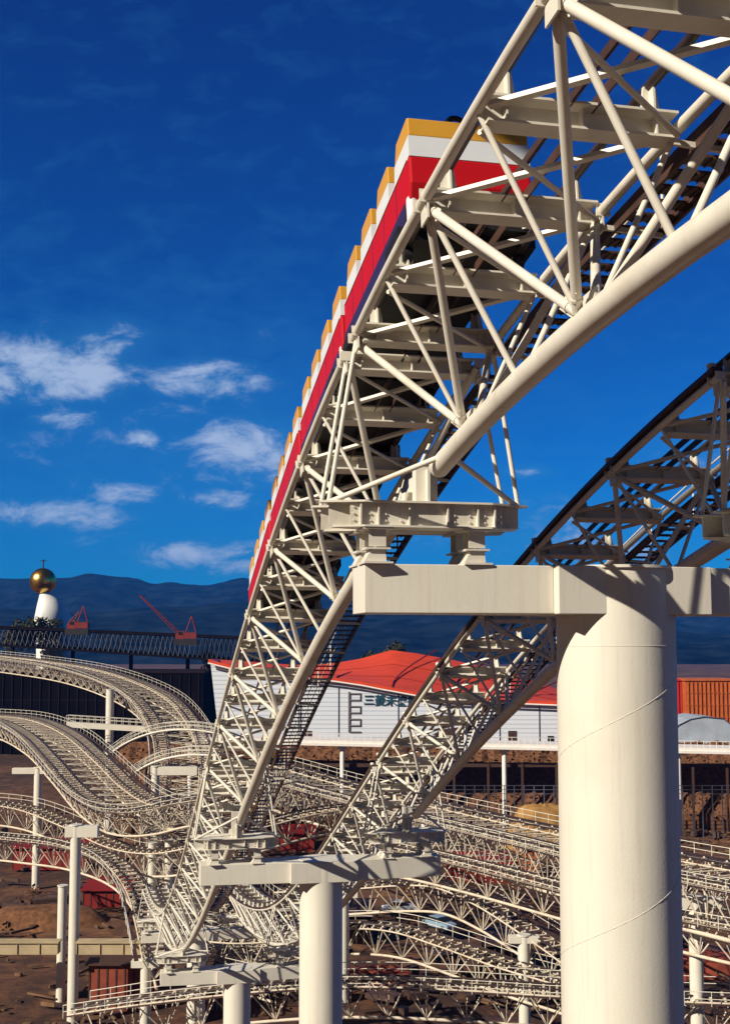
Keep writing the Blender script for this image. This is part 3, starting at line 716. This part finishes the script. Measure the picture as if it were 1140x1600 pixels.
for k in range(84): g.abox(-30 + k * 1.7, -29.85 + k * 1.7, 203.9, 204.05, GZ, GZ + 9.1)
for z_ in (7.6, 8.3, 9.0): g.abox(-30, 113, 203.95, 204, GZ + z_, GZ + z_ + .1)
solo(g, 'mesh_fence', STEELG, 'grey post fence along the foot of the brown embankment', 'fence')

# ------------------------------------------------------------------ white pavilion with orange red roof
PD = 285
def pp(x, y, d=PD): return dirp(x, y) * d
e = empty('pavilion', pp(600, 1160), 'white lapped pavilion with an orange red swooping roof and lettering on its wall', 'pavilion')
front = [(340, 1165), (325, 1031), (352, 1040), (400, 1048), (470, 1054), (525, 1060), (600, 1073), (700, 1090), (800, 1094), (905, 1099), (905, 1168)]
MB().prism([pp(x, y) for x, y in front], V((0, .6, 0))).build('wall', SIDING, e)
rb_ = [(325, 1031, 1030), (380, 1045, 1033), (430, 1050, 1037), (480, 1055, 1040), (525, 1060, 1036), (565, 1066, 1029), (600, 1073, 1019), (612, 1075, 1016), (650, 1082, 1021), (700, 1090, 1030), (760, 1092, 1043), (820, 1095, 1058), (870, 1097, 1077), (905, 1099, 1090)]
g = MB(); vs = []; C_ = len(rb_); RW = 7
for j in range(RW):
    t = j / (RW - 1)
    for x, y0_, y1_ in rb_:
        A = pp(x, y0_ - .6, PD - 1.2); B = pp(x, y1_, PD + 42); q = A.lerp(B, t); q.z -= .9 * math.sin(math.pi * t); vs.append(q)
g.add(vs, [(j * C_ + i, j * C_ + i + 1, (j + 1) * C_ + i + 1, (j + 1) * C_ + i) for j in range(RW - 1) for i in range(C_ - 1)], True)
g.add([v_ - Z * .8 for v_ in vs[:C_]] + vs[:C_], [(i, i + 1, C_ + i + 1, C_ + i) for i in range(C_ - 1)])
rf = g.build('roof', ORROOF, e)
for i in (4, 7, 9, 11):
    pts = [vs[j * C_ + i] + Z * .12 + X * (j * j * .35) for j in range(RW)]
    MB().tube(pts, .18, 5).build('roof_seam', mat('dark_red_seam', (.25, .02, .01), .6), rf)
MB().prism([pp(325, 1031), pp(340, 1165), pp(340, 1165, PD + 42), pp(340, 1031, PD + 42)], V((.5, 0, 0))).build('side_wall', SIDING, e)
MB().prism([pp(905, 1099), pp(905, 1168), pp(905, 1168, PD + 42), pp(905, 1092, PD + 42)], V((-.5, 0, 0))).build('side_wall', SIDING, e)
for x in (529, 622, 700, 780, 842): MB().abox(pp(x, 1100).x - .12, pp(x, 1100).x + .12, PD - .12, PD - .003, pp(x, 1160).z, pp(x, 1074 if x < 650 else 1096).z).build('wall_joint', STEELG, e)
MB().prism([pp(x, y, PD - .05) for x, y in ((655, 1160), (690, 1140), (720, 1136), (735, 1142), (700, 1160))], V((0, -.25, 0))).build('entrance_canopy', DARKS, e)
MB().abox(pp(855, 1150).x, pp(864, 1150).x, PD - .2, PD - .01, pp(0, 1160).z, pp(0, 1150).z).build('doorway', GLASS, e)
for x in (470, 740, 905): MB().tube([V((pp(x - 3, 1100).x, PD - .35, pp(0, 1160).z)), V((pp(x - 3, 1100).x, PD - .35, pp(0, 1098).z))], .13, 6).build('downpipe', STEELG, e)
for x in (480, 720, 800):
    q = pp(x, 1150); MB().abox(q.x - 1.0, q.x + 1.0, PD - .15, PD - .01, pp(0, 1160).z, q.z + 1.2).build('door', DARKS, e)
g = MB(); g.tube([vs[i] - Z * .9 - Y * .3 for i in range(C_)], .22, 6); g.build('gutter', TRIMW, rf)
for j in (2, 4): MB().tube([vs[j * C_ + i] + Z * .06 for i in range(C_)], .10, 5).build('roof_seam', mat('dark_red_seam', (.25, .02, .01), .6), rf)
# stepped ladder emblem and the lettering
g = MB()
for k in range(7): 
    q = pp(554, 1084 + k * 10, PD - .3); g.abox(q.x - 1.3, q.x + 1.4, PD - .30, PD - .02, q.z - .13, q.z + .13)
    if k < 6: 
        g.abox(q.x - 1.4 if k % 2 else q.x + 1.22, q.x - 1.22 if k % 2 else q.x + 1.4, PD - .28, PD - .02, q.z - 1.55, q.z + .1)
g.abox(pp(545, 1081).x - .2, pp(545, 1081).x + .2, PD - .3, PD - .02, pp(0, 1144).z, pp(0, 1081).z)
tag(g.build('wall_emblem', SIGND, e), label='stepped ladder emblem beside the lettering')
for i, ch in enumerate('三菱未来館'):
    cu = bpy.data.curves.new('sign_character', 'FONT'); cu.body = ch; cu.size = 2.75; cu.extrude = .08; cu.align_x = 'CENTER'; cu.align_y = 'CENTER'; cu.offset = .03
    to = bpy.data.objects.new('tmp', cu); COL.objects.link(to); dg = bpy.context.evaluated_depsgraph_get(); me = bpy.data.meshes.new_from_object(to.evaluated_get(dg))
    bpy.data.objects.remove(to)
    q = pp(576 + i * 17.2, 1095 + i * .5, PD - .2); me.transform(Matrix.Translation(q - V(e.location)) @ Matrix.Rotation(math.pi / 2, 4, 'X'))
    me.materials.clear(); me.materials.append(TEAL); o = bpy.data.objects.new('sign_character', me); COL.objects.link(o); o.parent = e

# ------------------------------------------------------------------ far buildings
def hall(x0, x1, yt, d, depth, m, label, name='building', bays=0, floors=0, trim=STEELG):
    a_ = dirp(x0, yt) * d; b_ = dirp(x1, yt) * d; e = empty(name, V(((a_.x + b_.x) / 2, d, GZ)), label, 'building')
    MB().abox(a_.x, b_.x, d, d + depth, GZ, a_.z).build('wall', m, e)
    MB().abox(a_.x - .4, b_.x + .4, d - .4, d + depth + .4, a_.z, a_.z + .5).build('roof', trim, e)
    for k in range(bays):
        x_ = a_.x + (k + .5) * (b_.x - a_.x) / bays; MB().abox(x_ - .12, x_ + .12, d - .35, d, GZ, a_.z - .3).build('mullion', trim, e)
    for k in range(floors):
        z_ = GZ + (k + 1) * (a_.z - GZ) / (floors + 1); MB().abox(a_.x, b_.x, d - .2, d - .01, z_ - .1, z_ + .1).build('floor_band', trim, e)
    return e
hall(-60, 318, 1052, 360, 40, DKWALL, 'huge hall behind the high left curve, painted black as the shade under the roof', bays=26, floors=2, trim=STEELD)
hall(1046, 1071, 1064, 330, 12, REDB, 'bright red narrow building just right of the nearest pier', bays=5, trim=REDB)
hall(1071, 1150, 1064, 326, 14, ORANGE, 'orange building at the right edge beside the red one', bays=12, floors=6, trim=ORANGE)
hall(930, 1046, 1075, 345, 14, CONC, 'tan building hidden behind the nearest pier', bays=8)
a_ = pp(1050, 1160, 255); e = empty('vaulted_building', a_, 'grey curved roof shed at the right edge in front of the red building', 'shed')
g = MB(); pts = [(1040, 1168), (1046, 1148), (1060, 1134), (1078, 1125), (1100, 1121), (1130, 1124), (1150, 1140), (1160, 1168)]
g.prism([pp(x, y, 255) for x, y in pts], V((0, 16, 0))); g.build('roof', GREYR, e)
for k in range(6):
    q = [pp(x, y, 254.9 + 2.8 * k) + Z * .1 for x, y in pts[:-1]]; MB().tube(q, .12, 5).build('roof_rib', STEELG, e)
MB().abox(a_.x - 1, a_.x + 16, 253.6, 254.9, GZ, pp(0, 1166, 254).z).build('wall', WHITE, e)
# low sheds, boards and stacks on the ground
def shed(x0, x1, y0, y1, d, m, label, planks=6, cat='shed'):
    d = 33 * F / (y1 - HZ)
    a_ = dirp(x0, y0) * d; b_ = dirp(x1, y1) * d; z0 = max(GZ, b_.z); e = empty(cat.replace(' ', '_'), V(((a_.x + b_.x) / 2, d, z0)), label, cat)
    MB().abox(a_.x, b_.x, d, d + 5, GZ - .2, a_.z).build('wall', m, e)
    MB().prism([V((a_.x - .3, d - .4, a_.z)), V((b_.x + .3, d - .4, a_.z)), V((b_.x + .3, d + 5.4, a_.z + .7)), V((a_.x - .3, d + 5.4, a_.z + .7))], Z * .12).build('roof', DARKS if m is not REDP else REDP, e)
    for k in range(planks + 1):
        x_ = a_.x + (b_.x - a_.x) * k / planks; MB().abox(x_ - .07, x_ + .07, d - .06, d, GZ, a_.z - .05).build('batten', DARKS, e)
shed(140, 236, 1508, 1560, 109, BRICKR, 'long rust red boarded shed at the bottom left', 7)
shed(302, 322, 1524, 1575, 108, ORANGE, 'orange hut under the third pier at the bottom', 3)
shed(330, 350, 1522, 1560, 108, CONC, 'tan hut beside the orange one at the bottom', 3)
shed(20, 135, 1326, 1350, 160, REDP, 'red walled shed at the left edge behind the lower curve', 6)
shed(130, 200, 1392, 1407, 150, REDP, 'red walled shed behind the lower left curve', 6)
shed(436, 490, 1304, 1324, 165, REDP, 'red walled shed between the two lift hills', 6)
shed(700, 800, 1350, 1370, 160, REDP, 'long red shed behind the level tracks left of the nearest pier', 9)
shed(812, 842, 1328, 1368, 152, ORANGE, 'yellow orange site cabin just left of the nearest pier', 3)
shed(545, 580, 1432, 1462, 135, DKWALL, 'dark hut right of the slim column behind the second pier', 3)
shed(760, 812, 1478, 1510, 116, DKWALL, 'dark hut under the plunging track', 4)
# orange and pale material stacks and mounds
def mound(px, py, d, rx, ry, h, m, label):
    c = dirp(px, py) * d; g = MB(); vs = []; A, B_ = 28, 8
    for j in range(B_):
        t = j / (B_ - 1)
        for i in range(A):
            an = 6.283 * i / A; rr = 1 - t; k = 1 + .25 * noise.noise(V((math.cos(an) * 2, math.sin(an) * 2, px * .1)))
            vs.append(V((c.x + math.cos(an) * rx * rr * k, c.y + math.sin(an) * ry * rr * k, GZ - .9 + (h + .9) * min(1., 1.6 * math.sin(t * 1.57)) * (1 + .15 * noise.noise(V((an, t * 4, 2)))))))
    fs = [(j * A + i, j * A + (i + 1) % A, (j + 1) * A + (i + 1) % A, (j + 1) * A + i) for j in range(B_ - 1) for i in range(A)]
    g.add(vs, fs, True); solo(g, 'earth_mound', m, label, 'mound', 'heaps of earth on the ground')
mound(590, 1505, 118, 5, 2.5, 1.4, BRICKR, 'rust red heap just right of the second pier')
mound(70, 1430, 143, 9, 4, 1.8, HEDGE, 'brown mound at the lower left edge')
mound(1085, 1480, 122, 6, 4, 1.8, BRICKR, 'reddish mound at the lower right edge')
mound(850, 1262, 196, 7, 2.5, 6.6, mat('ochre_sand', (.30, .16, .045), .9, .3, .8, bump=.5), 'ochre bank of sand behind the level tracks left of the nearest pier')

# road strip and cars
def sheet(name, pts, m, dz=.004): 
    g = MB(); g.add([V((x, y, GZ + dz)) for x, y in pts], [tuple(range(len(pts)))]); return tag(g.build(name, m), kind='structure')
def car(px, py, rz, body_m, label):
    d = (GZ + .6) * F / (HZ - py); x_ = (px - CX) / F * d
    e = empty('parked_car', V((x_, d, GZ + .75)), label, 'car', 'cars parked on the bare ground'); e.rotation_euler = (0, 0, rz)
    def B(mb, name, m, par=e, bv=0): return mb.build(name, m, par, bevel=bv, loc=0)
    low = [(-2.1, .30), (-2.1, .75), (-1.9, .85), (-1.0, .92), (1.3, .92), (2.0, .82), (2.12, .6), (2.12, .30)]
    B(MB().prism([V((a, -.8, b)) for a, b in low], V((0, 1.6, 0))), 'body', body_m, bv=.06)
    B(MB().prism([V((a, -.70, b)) for a, b in ((-1.35, .92), (-.95, 1.36), (.55, 1.38), (1.15, .92))], V((0, 1.4, 0))), 'cabin_glass', GLASS, bv=.04)
    B(MB().abox(-.92, .55, -.69, .69, 1.365, 1.43), 'roof', body_m, bv=.03)
    for xw in (-1.3, 1.35):
        for yw in (-1, 1):
            wv = B(MB().tube([V((xw, yw * .66, .32)), V((xw, yw * .83, .32))], .32, 16), 'wheel', TYRE); B(MB().tube([V((xw, yw * .66, .32)), V((xw, yw * .845, .32))], .16, 12), 'rim', CHROME, wv)
    for yw in (-.55, .55): B(MB().tube([V((2.08, yw, .62)), V((2.15, yw, .62))], .1, 10), 'headlight', CHROME)
    B(MB().abox(2.1, 2.2, -.8, .8, .32, .42), 'bumper', CHROME); B(MB().abox(-2.2, -2.1, -.8, .8, .32, .42), 'bumper', CHROME)
car(683, 1442, R(-50), CARB, 'pale blue parked car on the bare ground between the second and nearest piers')
car(622, 1418, R(10), CARW, 'white car parked farther back, behind the track right of the second pier')

# ------------------------------------------------------------------ long dark space frame roof
a0_, b0_ = dirp(-70, 979) * 370, dirp(405, 999) * 400; a1_, b1_ = dirp(-70, 1004) * 370, dirp(405, 1036) * 400
e = empty('space_frame_roof', (a0_ + b0_) / 2, 'long dark space frame roof stretching across the left below the mountains', 'roof structure')
dpt = V((4, 40, 0)); n = 30
for row, (A, B) in enumerate(((a0_, b0_), (a1_, b1_))):
    for k in range(4): MB().tube([A + dpt * (k / 3), B + dpt * (k / 3)], .30, 6).build('chord', STEELD, e)
MB().prism([a0_ + Z * .3, b0_ + Z * .3, b0_ + dpt + Z * .3, a0_ + dpt + Z * .3], Z * .5).build('roof_panel', STEELD, e)
MB().prism([a1_ - Y * 2 - Z * .2, b1_ - Y * 2 - Z * .2, b1_ - Y * 2 + Z * .5, a1_ - Y * 2 + Z * .5], Y * .5).build('edge_beam', STEELD, e)
it = []
for k in range(n):
    for q in (0, .5, 1):
        o = dpt * q; A = a0_.lerp(b0_, k / n) + o; B = a0_.lerp(b0_, (k + 1) / n) + o; C = a1_.lerp(b1_, (k + .5) / n) + o
        it.append(MB().tube([A, C], .10, 5)); it.append(MB().tube([C, B], .10, 5))
        D_ = a1_.lerp(b1_, k / n) + o; E_ = a1_.lerp(b1_, (k + 1) / n) + o; G_ = a0_.lerp(b0_, (k + .5) / n) + o
        it.append(MB().tube([D_, G_], .08, 5)); it.append(MB().tube([G_, E_], .08, 5))
limb(e, 'lattice_bar', it, STEELG)
for k in range(5):
    q = a1_.lerp(b1_, (k + .5) / 5) + dpt * .5; MB().tube([V((q.x, q.y, GZ)), q], .7, 12).build('mast', STEELD, e)
# pale tower with a gold ball
c = dirp(67, 908) * 425; e = empty('tower', V((c.x, c.y, GZ)), 'white tapering tower topped by a gold ball, far off at the left edge', 'tower')
rr = 20.5 / F * 425
MB().sphere(c, rr, 28, 16, 1.0).build('ball', GOLD, e)
MB().tube([c + Z * rr * .9, c + Z * (rr + 3.2)], .22, 8).build('finial', BLK, e)
MB().tube([c + Z * (rr + 2.6) - X * 1.2, c + Z * (rr + 2.6) + X * 1.2], .16, 6).build('finial', BLK, e)
MB().tube([c - Z * rr * .8 + X * .2, c - Z * (rr + 3) + X * 1.8, c - Z * (rr + 9) + X * 4, V((c.x + 5.5, c.y, GZ))], 1.2, 24, r2=9.5).build('shaft', WHITE, e)
for k in range(5): MB().tube([V((c.x + .8 + k * .7, c.y - 3.0 - k * .9, c.z - rr - 3.5 - k * 2.2)), V((c.x + 2.6 + k * .9, c.y - 3.0 - k * .9, c.z - rr - 4.0 - k * 2.2))], .35, 6).build('dark_marking', BLK, e)
# cranes
def crane(px, py, d, boom, label):
    c = dirp(px, py) * d; e = empty('crane', c, label, 'crane', 'red construction cranes')
    bx, by = boom; tip = dirp(bx, by) * d
    MB().abox(c.x - .2, c.x + 3.5, d - 1.5, d + 1.5, c.z - 2.0, c.z - .1).build('engine_house', CRANE, e)
    cb = MB().prism([V((c.x - 3, d - 1.3, c.z - 2.1)), V((c.x - .3, d - 1.3, c.z - 2.1)), V((c.x - .3, d - 1.3, c.z + .3)), V((c.x - 2.2, d - 1.3, c.z + .3)), V((c.x - 3, d - 1.3, c.z - .8))], Y * 1.5).build('cab', CRANE, e)
    MB().abox(c.x - 2.1, c.x - .7, d - 1.34, d - 1.31, c.z - .9, c.z + .1).build('window', GLASS, cb)
    MB().abox(c.x - 3.4, c.x + 3.8, d - 2, d + 2, c.z - 4, c.z - 2.2).build('undercarriage', BLK, e)
    base = c + V((-2.2, 0, -.3)); top = c + V((1.8, 0, 5.))
    g = MB(); nx = (tip - base).normalized(); up = nx.cross(Y)
    for o in (-.5, .5):
        for q in (-.5, .5): g.tube([base + up * o + Y * q, tip + up * o * .3 + Y * q * .3], .11, 5)
    L = (tip - base).length; m = max(4, int(L / 1.5))
    for k in range(m):
        s0 = base.lerp(tip, k / m); s1 = base.lerp(tip, (k + 1) / m); f = 1 - .7 * k / m; sg = 1 if k % 2 else -1
        g.tube([s0 + up * .55 * sg * f, s1 - up * .55 * sg * f], .10, 5)
    g.build('boom', CRANE, e)
    g = MB(); g.tube([c + X * 0 - Z * .2, top], .20, 6); g.tube([c + X * 3.2, top], .20, 6); g.build('mast', CRANE, e)
    MB().tube([top, tip], .05, 4).build('cable', BLK, e)
crane(290, 988, 366, (218, 930), 'red lattice crane with a long boom leaning left in front of the mountains')
crane(121, 972, 366, (124, 956), 'dark red crane beside the gold ball tower')

# trees: dark clumps round the tower and on the skyline
def tree(px, d, h, r, label, m=FOL, base=None):
    x_ = (px - CX) / F * d; z0 = GZ if base is None else base
    e = empty('tree', V((x_, d, z0)), label, 'tree', 'dark trees on the skyline')
    g = MB().tube([V((x_, d, z0)), V((x_ + .2, d, z0 + h * .8))], .35, 7, r2=.12)
    for k in range(5):
        a = k * 1.3; q = V((x_, d, z0 + h * (.45 + .08 * k))); g.tube([q, q + V((math.cos(a) * r * .6, math.sin(a) * r * .6, r * .5))], .14, 5, r2=.04)
    g.build('trunk', BARK, e)
    g = MB()
    cl = [(V((x_ + random.uniform(-1, 1) * r * .6, d + random.uniform(-1, 1) * r * .6, z0 + h - r * random.uniform(.1, 1.3))), r * random.uniform(.35, .6)) for _ in range(9)]
    for c_, cr_ in cl:
        for _ in range(110):
            dv = V((random.gauss(0, 1), random.gauss(0, 1), random.gauss(0, 1))).normalized() * cr_ * random.uniform(.55, 1.1); q = c_ + dv; s_ = r * .09
            t1 = V((random.uniform(-1, 1), random.uniform(-1, 1), random.uniform(-1, 1))).normalized() * s_; t2 = t1.cross(dv.normalized()) 
            g.add([q - t1, q + t2, q + t1, q - t2], [(0, 1, 2, 3)])
    g.build('crown', m, e)
TR = [(34, 412, 41, 6, 'dark tree at the left edge below the gold ball tower'), (56, 408, 42, 4.5, 'dark tree in front of the white tower shaft'), (80, 410, 41.5, 4.5, 'dark tree just right of the white tower shaft'),
      (575, 430, 30, 5, 'dark tree behind the pavilion left of the roof peak'),
      (340, 420, 30, 6, 'dark tree left of the pavilion roof end'), (610, 470, 33, 7, 'dark tree behind the pavilion roof peak')]
for t_ in TR: tree(t_[0], t_[1], t_[2], t_[3], t_[4])

# ------------------------------------------------------------------ mountains
MTN = mat('wooded_mountain', (.008, .012, .016), 1., .9, .015, dirt=(.001, .003, .006), dscale=.02, damt=.8, spec=0)
def ridge(prof, d, depth, amp, seed):
    amp *= .6
    g = MB(); nx, ny = 420, 44; vs = []
    for j in range(ny):
        t = j / (ny - 1)
        for i in range(nx):
            px = -900 + 2900 * i / (nx - 1); k = 0
            while k < len(prof) - 2 and px > prof[k + 1][0]: k += 1
            f = min(1, max(0, (px - prof[k][0]) / (prof[k + 1][0] - prof[k][0]))); f = f * f * (3 - 2 * f)
            py = prof[k][1] + (prof[k + 1][1] - prof[k][1]) * f
            top = (HZ - py) / F * (d + depth); x_ = (px - CX) / F * (d + depth * t); y_ = d + depth * t
            s_ = t ** .75; h = (top - GZ) * s_ + amp * (noise.fractal(V((x_ * .0028, y_ * .0028, seed)), .9, 2.1, 6)) * math.sin(math.pi * min(1, t * 1.0)) * 1.0 + amp * .12 * noise.noise(V((x_ * .012, seed, 0))) + amp * .16 * noise.noise(V((x_ * .011, y_ * .011, seed))) + amp * .05 * noise.noise(V((x_ * .04, y_ * .04, seed)))
            vs.append(V((x_, y_, GZ - 2 + h)))
    g.add(vs, [(j * nx + i, j * nx + i + 1, (j + 1) * nx + i + 1, (j + 1) * nx + i) for j in range(ny - 1) for i in range(nx - 1)], True)
    # far side falls back to the ground
    b = [vs[(ny - 1) * nx + i] for i in range(nx)]; g.add(b + [V((q.x, q.y + 600, GZ - 5)) for q in b], [(i, i + 1, nx + i + 1, nx + i) for i in range(nx - 1)], True)
    return tag(g.build('mountains', MTN), kind='structure')
ridge([(-900, 930), (-200, 905), (95, 903), (140, 897), (190, 900), (250, 911), (320, 913), (380, 904), (470, 915), (560, 930), (700, 925), (860, 935), (1000, 950), (1100, 962), (1500, 930), (2000, 950)], 3300, 1500, 75, 3.)
ridge([(-900, 960), (0, 950), (140, 955), (250, 948), (400, 940), (560, 955), (700, 948), (860, 960), (1050, 985), (1100, 990), (1500, 960), (2000, 975)], 2100, 900, 40, 8.)

# ------------------------------------------------------------------ haze
hz = MB().abox(-7200, 7200, -420, 5600, GZ - 7, 420)
hm = bpy.data.materials.new('pale_blue_haze'); hm.use_nodes = True; t = hm.node_tree; t.nodes.remove(t.nodes['Principled BSDF'])
pv = t.nodes.new('ShaderNodeVolumePrincipled'); pv.inputs['Color'].default_value = (.03, .25, .95, 1); pv.inputs['Density'].default_value = .00008
t.links.new(pv.outputs[0], t.nodes['Material Output'].inputs['Volume'])
tag(hz.build('haze', hm), kind='stuff', label='thin blue haze over the distance', cat='haze')
